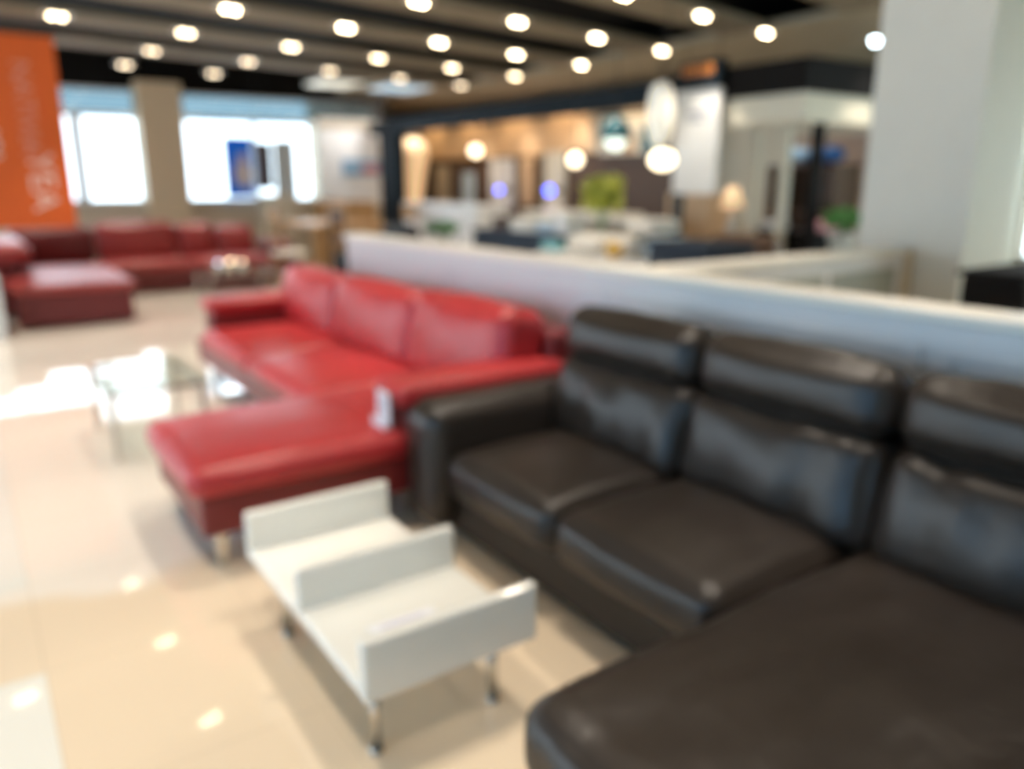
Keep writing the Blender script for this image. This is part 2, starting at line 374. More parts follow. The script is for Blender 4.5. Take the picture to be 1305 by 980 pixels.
for (x, y) in ((1.62, 2.9), (2.5, 2.9), (1.05, .42), (1.05, 1.12), (2.5, .4)):
    bm = bmesh.new(); tube(bm, (x, y, 0), (x, y, .09), .022, .028); link('leg', bm, M['chrome'], S, True)

# ------------------------------------------------------------------ red sofa
S = thing('corner_sofa', 'red leather chaise sofa on steel legs, in the middle beyond the black one', 'sofa', (1.7, 4.8, 0))
obj('base', M['red_dark'], S, (1.46, 2.55, 3.10, 6.55, .15, .34), (.64, 1.60, 3.09, 3.93, .15, .34), bev=.02)  # dark base carries the shade of the sofa's lower half
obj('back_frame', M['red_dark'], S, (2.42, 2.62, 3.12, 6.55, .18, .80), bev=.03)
for k, (a, b) in enumerate(((3.955, 5.10), (5.11, 6.27))):
    bm = bmesh.new(); cushion(bm, 1.42, 2.28, a, b, .31, .45, r=.07, bul=(.015, .006, .035), n=22, fold=.004, seed=50+k)
    link('seat_cushion', bm, M['red'], S, True)
bm = bmesh.new(); cushion(bm, .60, 1.58, 3.06, 3.95, .315, .455, r=.065, bul=(.015, .012, .03), n=26, fold=.004, seed=55)
link('chaise_cushion', bm, M['red'], S, True)
bm = bmesh.new(); cushion(bm, 1.52, 2.28, 3.33, 3.95, .27, .452, r=.05, bul=(.005, .006, .03), n=18, fold=.003, seed=56)
link('chaise_cushion', bm, M['red'], S, True)
for k, (a, b) in enumerate(((3.20, 4.22), (4.23, 5.40), (5.41, 6.52))):
    bm = bmesh.new(); cushion(bm, 2.10, 2.40, a, b, .42, (.95, .925, .905)[k], r=.10, bul=(.05, .004, .018), n=24, fold=.007, seed=60+k, mtx=lean(2.12, .42, 11))
    link('back_cushion', bm, M['red'], S, True)
for k, (a, b) in enumerate(((3.07, 3.31), (6.29, 6.55))):
    bm = bmesh.new(); cushion(bm, 1.53, 2.46, a+.03, b-.02, .15, .60, r=.04, bul=(.004, .004, .0), n=16, seed=70+k)
    arm = link('armrest', bm, M['red_dark'], S, True)
    bm = bmesh.new(); cushion(bm, 1.51, 2.50, a-.01, b+.02, .555, .665, r=.05, bul=(.01, .006, .015), n=20, fold=.003, seed=75+k)
    link('arm_pad', bm, M['red'], arm, True)
for (x, y) in ((.72, 3.16), (.72, 3.86), (1.60, 3.19), (1.56, 6.42), (2.48, 3.2), (2.48, 6.42)):
    bm = bmesh.new(); box(bm, x-.025, x+.025, y-.025, y+.025, 0, .16, .006); link('leg', bm, M['chrome'], S)
# price tag hanging on the arm
t = thing('price_tag', 'white folded price tag hanging on the near arm of the middle red sofa', 'tag', (1.46, 3.15, .36))
bm = bmesh.new(); box(bm, 1.478, 1.488, 3.10, 3.22, .47, .63, .002); box(bm, 1.462, 1.472, 3.12, 3.25, .40, .50, .002); link('card', bm, M['paper'], t)
bm = bmesh.new()
for k in range(3): box(bm, 1.475, 1.4778, 3.125, 3.20-k*.012, .585-k*.028, .593-k*.028)
link('printed_lines', bm, M['print'], t)
bm = bmesh.new(); tube(bm, (1.483, 3.16, .625), (1.489, 3.16, .66), .002, seg=6); link('string', bm, M['paper'], t)

# ------------------------------------------------------------------ white tray coffee table
T = thing('coffee_table', 'low white coffee table with three upright panels and thin steel legs beside the black sofa', 'table', (.96, 2.14, 0))
obj('tray', M['white_gloss'], T, (.69, 1.23, 1.66, 2.64, .245, .285), bev=.006)
for y in (1.645, 2.115, 2.615):
    obj('upright_panel', M['white_gloss'], T, (.685, 1.235, y, y+.038, .245 if y != 2.115 else .28, .425), bev=.012)
for (x, y) in ((.76, 1.76), (1.15, 1.76), (.76, 2.48), (1.15, 2.48)):
    bm = bmesh.new(); tube(bm, (x, y, 0), (x, y, .25), .016); tube(bm, (x, y, 0), (x, y, .012), .02); link('leg', bm, M['chrome'], T, True)
p = thing('price_sheet', 'pale printed paper sheet lying in the near tray of the white coffee table', 'paper', (.92, 1.86, .286))
obj('sheet', M['paper'], p, (.82, 1.03, 1.76, 1.92, .2862, .2885), bev=0)
bm = bmesh.new()
for k in range(5): box(bm, .85, .99-.02*(k % 2), 1.79+k*.024, 1.80+k*.024, .2887, .2892)
link('printed_lines', bm, mat('pale_lilac_print', (.55, .52, .68), .5), p)

# ------------------------------------------------------------------ glass tables
def glass_table(name, label, x0, x1, y0, y1, h, shelf):
    t = thing(name, label, 'table', ((x0+x1)/2, (y0+y1)/2, 0))
    obj('glass_top', M['tableglass'], t, (x0, x1, y0, y1, h-.014, h), bev=.003)
    obj('frame', M['chrome'], t, (x0+.03, x1-.03, y0+.03, y0+.05, h-.04, h-.016), (x0+.03, x1-.03, y1-.05, y1-.03, h-.04, h-.016), (x0+.03, x0+.05, y0+.05, y1-.05, h-.04, h-.016), (x1-.05, x1-.03, y0+.05, y1-.05, h-.04, h-.016), bev=.002)
    if shelf: obj('glass_shelf', M['tableglass'], t, (x0+.06, x1-.06, y0+.06, y1-.06, .14, .15), bev=.002)
    for (x, y) in ((x0+.04, y0+.04), (x1-.04, y0+.04), (x0+.04, y1-.04), (x1-.04, y1-.04)):
        bm = bmesh.new(); box(bm, x-.015, x+.015, y-.015, y+.015, 0, h-.03, .003); link('leg', bm, M['chrome'], t)
glass_table('glass_coffee_table', 'glass coffee table with slim steel legs left of the middle red sofa', .53, 1.10, 4.72, 5.55, .42, False)
glass_table('glass_coffee_table', 'distant glass coffee table in front of the far red corner sofa', 2.5, 3.45, 10.3, 11.1, .42, True)
for k, (x, y, r) in enumerate(((2.72, 10.6, .05), (2.86, 10.62, .045), (3.02, 10.58, .05), (2.95, 10.8, .055))):
    bm = bmesh.new(); lathe(bm, x, y, [(r*.5, .421), (r*.9, .45), (r, .50), (r*.8, .53), (r*.78, .53), (r*.9, .50), (r*.5, .43)])
    o = link('candle_bowl', bm, M['chrome'] if k % 2 else M['pot'], None, True)
    tag(o, ['small glowing candle bowl at the left of the cluster on the distant glass table', 'small glowing candle bowl second from left on the distant glass table', 'small glowing candle bowl at the right of the cluster on the distant glass table', 'small glowing candle bowl at the back of the cluster on the distant glass table'][k], 'bowl', 'bowls on the distant glass table')
    bm = bmesh.new(); ball(bm, (0, 0, .095), .028, 1.2, 12, 8); link('candle_flame_glass', bm, M['candle'] if k else M['candlecool'], o, True)  # glowing ball added to imitate a sparkle on the glass

# ------------------------------------------------------------------ far red sofas
S = thing('corner_sofa', 'far red leather corner sofa with projecting chaise, at the back left under the orange banner', 'sofa', (2.0, 12, 0))
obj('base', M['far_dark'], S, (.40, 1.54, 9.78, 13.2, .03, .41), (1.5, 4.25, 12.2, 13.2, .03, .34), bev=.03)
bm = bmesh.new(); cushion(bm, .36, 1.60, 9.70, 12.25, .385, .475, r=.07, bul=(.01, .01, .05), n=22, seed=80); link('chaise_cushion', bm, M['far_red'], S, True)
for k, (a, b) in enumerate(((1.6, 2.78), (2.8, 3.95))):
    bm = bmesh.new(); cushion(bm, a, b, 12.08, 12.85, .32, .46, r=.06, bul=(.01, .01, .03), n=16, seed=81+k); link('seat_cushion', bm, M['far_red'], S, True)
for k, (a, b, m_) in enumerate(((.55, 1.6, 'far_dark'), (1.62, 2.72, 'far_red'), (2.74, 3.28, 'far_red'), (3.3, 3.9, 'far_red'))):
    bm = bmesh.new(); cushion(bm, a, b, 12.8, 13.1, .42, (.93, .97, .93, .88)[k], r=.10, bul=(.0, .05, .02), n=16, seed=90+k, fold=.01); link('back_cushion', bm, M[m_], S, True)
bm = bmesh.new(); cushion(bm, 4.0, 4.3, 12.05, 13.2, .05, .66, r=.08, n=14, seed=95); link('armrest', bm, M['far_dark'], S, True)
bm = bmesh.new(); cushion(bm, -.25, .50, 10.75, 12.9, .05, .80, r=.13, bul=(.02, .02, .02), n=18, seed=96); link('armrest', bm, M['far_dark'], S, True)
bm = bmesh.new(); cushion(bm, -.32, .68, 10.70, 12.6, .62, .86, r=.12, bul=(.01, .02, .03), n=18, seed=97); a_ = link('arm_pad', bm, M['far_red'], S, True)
o = obj('display_plinth', M['whiteplain'], None, (-.42, .27, 9.35, 10.45, 0, .62), bev=.01); tag(o, 'white display plinth cut by the left edge of the picture beside the far red sofa', 'plinth')

# orange hanging banner
t = thing('hanging_banner', 'tall orange banner with faded white vertical lettering hanging at the far left', 'banner', (.35, 10.5, 1.04))
obj('banner_cloth', M['orange'], t, (-.55, 1.16, 10.5, 10.512, 1.05, 3.10), bev=.002)
obj('rod', M['darkmetal'], t, (-.58, 1.19, 10.495, 10.517, 3.09, 3.115), bev=.003)
for x in (-.4, 1.0):
    bm = bmesh.new(); tube(bm, (x, 10.506, 3.1), (x, 10.506, 3.62), .004, seg=6); link('hanging_wire', bm, M['darkmetal'], t)
RY = Matrix.Rotation(PI/2, 4, 'X')
def rot_text(s, x, z, size, m, name):
    return text_mesh(name, s, m, t, size, Matrix.Translation((x, 10.494, z)) @ RY @ Matrix.Rotation(-PI/2, 4, 'Z'))
rot_text('NATIVIA', .80, 2.33, .26, M['letter'], 'faded_lettering')
rot_text('YEA', .86, 1.55, .36, M['letterw'], 'white_lettering')
rot_text('ISI', .38, 1.95, .36, M['letterw'], 'white_lettering')

# poster, panel and curtain in the far window; picture wall
t = thing('window_poster', 'blue poster with a pale figure hanging in the far window', 'poster', (4.36, 14.93, 1.28))
obj('sheet', M['blueback'], t, (4.1, 4.6, 14.92, 14.93, 1.28, 2.34), bev=0)
bm = bmesh.new(); bmesh.ops.create_circle(bm, cap_ends=True, segments=20, radius=.09, matrix=Matrix.Translation((4.42, 14.912, 1.97)) @ RY)
bmesh.ops.create_circle(bm, cap_ends=True, segments=24, radius=.17, matrix=Matrix.Translation((4.42, 14.914, 1.68)) @ Matrix.Diagonal((1, 1, 1.4, 1)) @ RY)
link('printed_figure', bm, M['skin'], t)
t = thing('notice_panel', 'dark narrow upright panel just right of the blue poster in the far window', 'panel', (4.82, 14.92, 1.42))
obj('board', M['purple'], t, (4.68, 4.96, 14.90, 14.95, 1.42, 2.26), bev=.01)
for x in (4.72, 4.92):
    bm = bmesh.new(); tube(bm, (x, 14.925, 2.25), (x, 14.925, 3.62), .004, seg=6); link('hanging_wire', bm, M['darkmetal'], t)
bm = bmesh.new()
for k in range(10):
    x = 5.0+k*.04; box(bm, x, x+.035, 14.9-.015*(k % 2), 14.94-.015*(k % 2), 1.2, 2.3, .008)
o = link('roller_curtain', bm, M['curtainback'], None); tag(o, 'beige hanging curtain right of the dark panel in the far window', 'curtain')
o = obj('picture', M['skyprint'], None, (6.45, 7.25, 15.12, 15.19, 1.68, 1.98), bev=.01)
tag(o, 'wide blue and pink picture on the white wall beside the navy post', 'picture')
pk = obj('pink_area', M['pink'], o, (0, .36, -.045, -.03, .04, .2), bev=0)
struct('wall_back', M['whitewall'], (6.0, 7.3, 15.19, 15.2, 1.1, 2.55))

# ------------------------------------------------------------------ downlights
def lamp_light(x, y, e=135, col=(1, .88, .74)):
    L = D.lights.new('downlight_beam', 'SPOT'); L.energy = e; L.color = col; L.spot_size = math.radians(68); L.spot_blend = .75; L.shadow_soft_size = .05
    o = D.objects.new('downlight_beam', L); C.objects.link(o); o.location = (x, y, H_C-.09)
proto = None
ordn = ['first', 'second', 'third', 'fourth', 'fifth', 'sixth', 'seventh', 'eighth', 'ninth']
rows = {-2: 'nearest lit row, top right', -1: 'second lit row from the camera', 0: 'third lit row from the camera', 1: 'fourth lit row from the camera', 2: 'fifth lit row from the camera', 3: 'dim sixth row by the windows'}
spans = {-2: (1, 2), -1: (-1, 2), 0: (-2, 2), 1: (-3, 2), 2: (-3, 2), 3: (-3, -1)}
def make_lamp():
    r = thing('ceiling_downlight', '', 'ceiling light', (0, 0, 0))
    obj('housing', M['cap'], r, (-.13, .13, -.065, .065, -.012, 0), bev=.003)
    for sx in (-.048, .048):
        bm = bmesh.new(); lathe(bm, sx, 0, [(.0, -.045), (.016, -.042), (.028, -.032), (.033, -.012)], 16); link('lamp', bm, M['lamp_warm'], r, True)
    return r
proto = make_lamp(); first = True
dim = {}
def dimmer(o, m):
    for ch in o.children:
        if ch.name.startswith('lamp'):
            if (m, 1) not in dim:
                me = ch.data.copy(); me.materials[0] = M[m]; dim[(m, 1)] = {ch.data.name: me}
            if ch.data.name not in dim[(m, 1)]:
                me = ch.data.copy(); me.materials[0] = M[m]; dim[(m, 1)][ch.data.name] = me
            ch.data = dim[(m, 1)][ch.data.name]
unseen = {-5: 'row over the black sofa and coffee table', -4: 'row over the black sofa armrest', -3: 'row over the near end of the middle red sofa', -2: 'row over the middle of the red sofa', -1: 'row over the far end of the middle red sofa', 0: 'row beyond the middle red sofa'}
for j in range(-5, 4):
    a, b = spans.get(j, (9, -9))
    for i in range(-4 if j < 1 else a, 3 if j < 3 else b+1):
        p = lattice(i, j); o = proto if first else copy_tree(proto); first = False
        o.location = (p.x, p.y, H_C); o.rotation_euler = (0, 0, ang); o['group'] = 'twin downlights in the ceiling'
        if a <= i <= b: o['label'] = 'warm twin downlight, %s from the left in the %s' % (ordn[i-a], rows[j])
        else: o['label'] = 'warm twin downlight, %s of the %s' % (ordn[i+4], unseen[j])
for o in list(C.objects):
    if o.name.startswith('ceiling_downlight'):
        jj = round((o.location.y - 8.88 - (o.location.x-5.1)*.18)/1.56)
        if jj == 1: dimmer(o, 'lamp_warm2')  # farther rows get a weaker glow, standing in for recess shielding
        if jj >= 2: dimmer(o, 'lamp_warm3')
for j in range(-8, 4):
    for i in range(-6, 4):
        p = lattice(i, j)
        if j < -5 or (p - Vector((5.9, 3.1))).length < 1.3: continue
        if -3.5 < p.x < 9 and -3.5 < p.y < 14.8: lamp_light(p.x, p.y)
bm = bmesh.new(); lathe(bm, 9.33, 5.81, [(0, 3.14), (.04, 3.15), (.06, 3.2)], 16); o = link('spot_lamp', bm, M['coollamp'], None, True); tag(o, 'cool white round spotlight in the ceiling at the left edge of the white pier', 'ceiling light')
for (x0, x1, y0, y1, mm, lb) in ((6.5, 7.3, 13.0, 13.9, 'coolpanel', 'bluish lit panel in the ceiling above the far end of the navy beam'), (5.3, 6.0, 13.05, 13.85, 'warmpanel', 'small pale lit panel in the ceiling left of the bluish one')):
    t = thing('ceiling_light_panel', lb, 'ceiling light', ((x0+x1)/2, (y0+y1)/2, 3.17))  # glowing panels added in place of reflections on the ceiling
    obj('frame', M['cap'], t, (x0-.03, x1+.03, y0-.03, y1+.03, 3.175, 3.2), bev=.002); obj('diffuser', M[mm], t, (x0, x1, y0, y1, 3.16, 3.178), bev=.002)

# ------------------------------------------------------------------ pendants, lamps, lantern
def pendant(x, y, z, r, label, m='pend', shade=None, sz=1.0, top=3.2):
    t = thing('pendant_lamp', label, 'pendant lamp', (x, y, z))
    bm = bmesh.new(); ball(bm, (x, y, z), r, sz); link('globe', bm, M[m], t, True)
    bm = bmesh.new(); tube(bm, (x, y, z+r*sz), (x, y, top), .006, seg=8); link('cord', bm, M['darkmetal'], t)
    bm = bmesh.new()
    if shade: lathe(bm, x, y, [(.20, z+.0), (.19, z+.08), (.12, z+.2), (.04, z+.27), (.035, z+.27), (.11, z+.19), (.18, z+.07), (.19, z)], 24); link('shade', bm, M[shade], t, True)
    else: lathe(bm, x, y, [(.02, z+r*sz-.01), (.03, z+r*sz), (.02, z+r*sz+.05), (.005, z+r*sz+.07)], 12); link('socket', bm, M['darkmetal'], t, True)
pendant(6.5, 10.3, 2.0, .085, 'round glowing globe pendant hanging left under the navy beam')
pendant(6.5, 7.96, 1.82, .085, 'round glowing globe pendant hanging beside the yellow green plant')
pendant(6.8, 7.55, 2.06, .13, 'greenish white globe pendant with a dark teal shade', 'pendcool', 'teal')
pendant(6.0, 5.95, 1.77, .13, 'wide oval glowing pendant just left of the white hanging sign', 'pend', None, .75)
t = thing('paper_lantern', 'long oval white paper lantern hanging left of the white hanging sign', 'lantern', (6.5, 6.5, 1.9))
bm = bmesh.new(); lathe(bm, 6.5, 6.5, [(.04, 1.92), (.10, 1.99), (.14, 2.2), (.145, 2.35), (.12, 2.52), (.05, 2.6)], 28); link('paper_shade', bm, M['lantern'], t, True)
bm = bmesh.new(); tube(bm, (6.5, 6.5, 2.6), (6.5, 6.5, 3.62), .005, seg=6); link('cord', bm, M['darkmetal'], t)
t = thing('floor_lamp', 'tall tapered warm glowing floor lamp just right of the navy post', 'floor lamp', (7.6, 14.45, 0))
bm = bmesh.new(); lathe(bm, 7.6, 14.45, [(.17, 1.1), (.24, 1.5), (.34, 2.05), (.33, 2.25), (.22, 2.36), (.05, 2.4)], 28); link('lamp_shade', bm, M['cone'], t, True)  # glowing form put in for a warmly lit niche wall
bm = bmesh.new(); lathe(bm, 7.6, 14.45, [(.2, 0), (.2, .03), (.03, .05), (.03, 1.1)], 20); link('stand', bm, M['darkmetal'], t, True)
for (y, r, lb) in ((11.49, .075, 'bright blue round spotlight on the brown booth wall'), (13.10, .055, 'fainter blue round spotlight left of the bright blue one')):
    t = thing('blue_spotlight', lb, 'spotlight', (8.8, y, 1.4))
    bm = bmesh.new(); ball(bm, (8.8, y, 1.4), r); link('lens', bm, M['bluelight'], t, True)
    bm = bmesh.new(); tube(bm, (8.86, y, 1.4), (9.02, y, 1.4), .05); link('housing', bm, M['darkmetal'], t, True)

# white hanging sign with dark box sign on top
t = thing('hanging_sign', 'tall white hanging sign board with a dark smudge of print near its top', 'sign', (6.82, 6.25, 1.4))
obj('board', M['whiteplain'], t, (6.79, 6.84, 5.93, 6.56, 1.42, 2.52), bev=.004)
obj('printed_lines', M['print'], t, (6.783, 6.79, 6.1, 6.38, 2.25, 2.30), (6.783, 6.79, 6.14, 6.34, 2.19, 2.215), bev=0)
t = thing('box_sign', 'small dark box sign with orange lettering above the white hanging sign', 'sign', (6.8, 6.25, 2.54))
obj('box', M['navy'], t, (6.75, 6.9, 5.94, 6.5, 2.54, 2.80), bev=.006)
bm = bmesh.new()
for k in range(6): 
    y = 6.01+k*.075; box(bm, 6.742, 6.75, y, y+.05, 2.66, 2.755); 
    if k % 2: box(bm, 6.742, 6.75, y, y+.07, 2.70, 2.72)
link('orange_lettering', bm, M['sign'], t)
for y in (6.0, 6.45):
    bm = bmesh.new(); tube(bm, (6.82, y, 2.8), (6.82, y, 3.62), .005, seg=6); link('hanging_wire', bm, M['darkmetal'], t)

# ------------------------------------------------------------------ booth furniture
def shelf_unit(name, label, cat, x0, x1, y0, y1, h, m, ns=3, doors=0, facing='x'):
    t = thing(name, label, cat, ((x0+x1)/2, (y0+y1)/2, 0))
    obj('back_panel', M[m], t, (x1-.02, x1, y0, y1, 0, h), bev=.002)
    obj('side_panel', M[m], t, (x0, x1-.02, y0, y0+.03, 0, h), bev=.003); obj('side_panel', M[m], t, (x0, x1-.02, y1-.03, y1, 0, h), bev=.003)
    for k in range(ns+1): obj('shelf', M[m], t, (x0, x1-.02, y0+.03, y1-.03, .04+(h-.07)*k/ns, .07+(h-.07)*k/ns), bev=.002)
    if doors:
        L = (y1-y0)/doors
        for k in range(doors):
            d = obj('door', M[m], t, (x0-.022, x0-.002, y0+k*L+.008, y0+k*L+L-.008, .03, h-.02), bev=.004)
            obj('handle', M['darkmetal'], d, (x0-.045, x0-.022, y0+k*L+.05, y0+k*L+.065, h*.5, h*.5+.15), bev=.002)
    return t
shelf_unit('white_cabinet', 'white cabinet with tall doors standing beyond the end of the long white partition', 'cabinet', 6.3, 6.8, 9.95, 12.3, 1.22, 'whitewall', 2, 5)
for k, (y, z0, z1, w, mm, lb) in enumerate(((13.6, 1.0, 2.0, .75, 'whiteplain', 'pale upright wardrobe panel on the brown booth wall, left of the two blue lights'), (11.85, .75, 2.1, .55, 'cream', 'cream upright wardrobe panel between the two blue lights and the yellow green plant'), (16.0, .9, 1.9, .5, 'beige', 'tan upright panel at the far left of the booth wall'), (14.9, .9, 1.75, .35, 'bluefab', 'narrow pale blue panel on the booth wall right of the tapered lamp'), (12.7, 1.1, 2.0, .35, 'warmwall', 'tan strip panel between two pale wardrobe panels'))):
    t = thing('wardrobe_panel', lb, 'panel', (9.2, y, 0))
    obj('panel', M[mm], t, (9.16, 9.26, y-w/2, y+w/2, z0, z1), bev=.01); obj('plinth', M['walnut'], t, (9.0, 9.28, y-w/2-.03, y+w/2+.03, 0, z0), bev=.01)
t = thing('framed_picture', 'large pale framed picture with dark shapes high behind the teal pendant', 'picture', (9.2, 9.8, 1.95))
obj('frame', M['walnut'], t, (9.2, 9.24, 9.05, 10.65, 1.95, 2.66), bev=.006); obj('canvas', M['column'], t, (9.185, 9.2, 9.1, 10.6, 2.0, 2.61), bev=.002)
obj('printed_shape', M['teal'], t, (9.178, 9.185, 9.2, 9.6, 2.02, 2.4), bev=0); obj('printed_shape', M['warmwall'], t, (9.178, 9.185, 9.75, 10.0, 2.02, 2.3), bev=0)

def counter(name, label, cat, x0, x1, y0, y1, h, top, body):
    t = thing(name, label, cat, ((x0+x1)/2, (y0+y1)/2, 0))
    obj('top', M[top], t, (x0-.03, x1+.03, y0-.03, y1+.03, h-.05, h), bev=.008)
    obj('body', M[body], t, (x0, x1, y0, y1, .08, h-.05), bev=.005); obj('kick_plate', M['darkmetal'], t, (x0+.04, x1-.04, y0+.04, y1-.04, 0, .08), bev=0)
    n = max(2, round((y1-y0)/.6)); L = (y1-y0)/n
    for k in range(n):
        d = obj('drawer', M[body], t, (x0-.018, x0, y0+k*L+.01, y0+k*L+L-.01, h-.28, h-.07), bev=.004)
        obj('knob', M['chrome'], d, (x0-.035, x0-.018, y0+k*L+L/2-.03, y0+k*L+L/2+.03, h-.18, h-.165), bev=.003)
    return t
counter('sideboard', 'dark navy sideboard seen over the middle of the long white partition', 'sideboard', 5.5, 6.0, 6.95, 8.75, .97, 'navyfab', 'navyfab')
counter('display_table', 'white display counter heaped with cushions behind the long white partition', 'counter', 4.7, 5.5, 4.75, 6.3, .88, 'whiteplain', 'cream')
counter('sideboard', 'small dark navy cabinet right of the cushion heap', 'cabinet', 4.6, 5.1, 4.05, 4.66, 1.09, 'navyfab', 'navyfab')
def pillow(x, y, z, sx, sy, sz, m, label, cat='cushion', rz=0.0, seed=0, name='cushion'):
    bm = bmesh.new(); mt = Matrix.Translation((x, y, z)) @ Matrix.Rotation(rz, 4, 'Z') @ Matrix.Translation((-x, -y, -z))
    cushion(bm, x-sx/2, x+sx/2, y-sy/2, y+sy/2, z, z+sz, r=min(sx, sy, sz)*.45, bul=(.0, .0, .012), n=10, fold=.006, seed=seed, mtx=mt)
    o = link(name, bm, M[m], None, True); tag(o, label, cat, 'cushions on the display counter'); return o
pillow(5.0, 5.78, .91, .42, .46, .15, 'whitefab', 'white cushion at the left of the heap on the display counter', seed=1, rz=.1)
pillow(5.05, 5.33, .91, .40, .34, .17, 'whitefab', 'white cushion in the middle of the heap on the display counter', seed=2)
pillow(5.1, 4.94, .91, .38, .30, .17, 'bluefab', 'pale blue cushion at the right of the heap on the display counter', seed=3)
pillow(4.75, 5.25, .91, .13, .14, .12, 'yellowfab', 'small mustard cushion at the front of the heap on the display counter', seed=4)
pillow(4.72, 6.10, .91, .12, .28, .07, 'tealfab', 'small turquoise cushion at the front left of the display counter', seed=5)
pillow(5.08, 5.12, 1.12, .36, .36, .11, 'whitefab', 'white cushion on top of the heap on the display counter', seed=6)
# white dishes / boxes on the dark sideboard
for k, (y, w, h, m, lb) in enumerate(((8.33, .35, .16, 'walnut', 'brown box at the left end of the dark navy sideboard'), (7.86, .46, .15, 'whitefab', 'white box in the middle of the dark navy sideboard'), (7.42, .28, .13, 'bluefab', 'pale blue box on the dark navy sideboard'), (7.1, .2, .24, 'whiteplain', 'white upright carton at the right end of the dark navy sideboard'))):
    t = thing('storage_box', lb, 'box', (5.75, y, .97), 'boxes on the dark sideboard')
    obj('body', M[m], t, (5.6, 5.9, y-w/2, y+w/2, .971, .971+h*.75), bev=.01); obj('lid', M[m], t, (5.59, 5.91, y-w/2-.01, y+w/2+.01, .971+h*.75, .971+h), bev=.01)
# white counter behind the sideboard
counter('kitchen_counter', 'cream kitchen counter behind the dark navy sideboard', 'counter', 7.3, 7.9, 8.2, 10.2, 1.13, 'cap', 'cream')
counter('kitchen_counter', 'pale tan counter behind the yellow green plant', 'counter', 6.6, 7.2, 6.9, 7.8, 1.12, 'cap', 'beige')

def plant(name, label, x, y, z, pr, ph, fr, fh, m, nl, size, stand=None, hang=False):
    t = thing(name, label, 'plant', (x, y, 0 if stand is None else z))
    bm = bmesh.new(); lathe(bm, x, y, [(pr*.7, z), (pr, z+ph*.9), (pr*1.08, z+ph), (pr*.9, z+ph), (pr*.85, z+ph*.85)], 20); link('pot', bm, M['pot'], t, True)
    bm = bmesh.new(); rr = random.Random(hash(label) % 1000 if False else len(label))
    for k in range(nl):
        a = rr.uniform(0, 2*PI); e = rr.uniform(-.3, 1.0); R_ = fr*rr.uniform(.3, 1)
        c = Vector((x+R_*math.cos(a), y+R_*math.sin(a), z+ph+fh*.5+fh*.5*(e)*rr.uniform(.5, 1)))
        q = Matrix.Translation(c) @ Matrix.Rotation(a, 4, 'Z') @ Matrix.Rotation(rr.uniform(-.9, .9), 4, 'Y')
        L = size*rr.uniform(.7, 1.3); w = L*.28
        pts = [(-L/2, 0, 0), (-L*.15, w, .01), (L*.3, w*.7, .0), (L/2, 0, -.03), (L*.3, -w*.7, 0), (-L*.15, -w, .01)]
        vs = [bm.verts.new(q @ Vector(p_)) for p_ in pts]; bm.faces.new(vs)
    link('foliage', bm, M[m], t)
    bm = bmesh.new()
    for k in range(7):
        a = 2*PI*k/7; tube(bm, (x, y, z+ph*.8), (x+fr*.6*math.cos(a), y+fr*.6*math.sin(a), z+ph+fh*.7), .006, .003, 6)
    link('stem', bm, M['leafg'], t)
shelf_unit('cabinet', 'tan upright cabinet glimpsed below the white hanging sign', 'cabinet', 7.7, 8.1, 6.75, 7.5, 1.42, 'warmwall', 2, 2)
plant('potted_plant', 'large yellow green leafy plant standing beside the white round pendant', 5.72, 6.53, .89, .09, .16, .20, .60, 'leafy', 240, .15)
plant('potted_plant', 'small green plant in front of the white cabinet', 5.6, 9.75, .66, .10, .12, .22, .26, 'leafg', 120, .12)
plant('potted_plant', 'dark green bushy plant at the left foot of the white pier', 7.5, 4.82, .84, .14, .2, .18, .24, 'leafg', 150, .13)
obj_ = counter('plant_stand', 'low pale cabinet under the small green plant', 'cabinet', 5.35, 5.85, 9.3, 10.1, .66, 'cream', 'cream')
counter('plant_stand', 'pale blue white cabinet under the bushy green plant near the pier', 'cabinet', 7.3, 7.75, 4.55, 4.95, .84, 'bluefab', 'bluefab')
counter('plant_stand', 'pale pedestal under the yellow green plant', 'pedestal', 5.52, 5.9, 6.38, 6.7, .88, 'cap', 'cream')

# wooden dining set at the back, tall cream bookcase
t = thing('dining_table', 'light oak dining table in the distance left of the navy post', 'table', (4.9, 12.2, 0))
obj('tabletop', M['oak'], t, (4.3, 5.5, 11.3, 13.1, .88, .94), bev=.01)
for (x, y) in ((4.38, 11.4), (5.42, 11.4), (4.38, 13.0), (5.42, 13.0)): obj('leg', M['oak'], t, (x-.04, x+.04, y-.04, y+.04, 0, .88), bev=.005)
def chair(x, y, label, m='oak', flip=1):
    t = thing('dining_chair', label, 'chair', (x, y, 0), 'wooden chairs by the oak table')
    bm = bmesh.new(); cushion(bm, x-.22, x+.22, y-.22, y+.22, .5, .57, r=.03, bul=(0, 0, .01), n=8); link('seat', bm, M['whitefab'] if m == 'oak' else M['darkfab'], t, True)
    obj('backrest', M[m], t, (x-.205*flip-.015, x-.205*flip+.015, y-.22, y+.22, .98, 1.2), (x-.205*flip-.015, x-.205*flip+.015, y-.2, y+.2, .74, .80), bev=.008)
    for (a, b, h) in ((-.2, -.2, 1.2), (-.2, .2, 1.2), (.2, -.2, .5), (.2, .2, .5)):
        bm = bmesh.new(); tube(bm, (x+a*flip, y+b, 0), (x+a*flip, y+b, h), .016, .02, 8); link('leg', bm, M[m], t, True)
chair(3.98, 11.5, 'oak chair at the near end of the distant oak table'); chair(5.85, 11.6, 'oak chair on the right side of the distant oak table', flip=-1)
chair(4.5, 10.4, 'dark walnut chair standing in front of the distant oak table', 'walnut')
shelf_unit('bookcase', 'tall narrow cream open bookcase right of the far red sofa', 'bookcase', 4.5, 4.85, 13.5, 14.4, 1.33, 'cream', 3, 0)
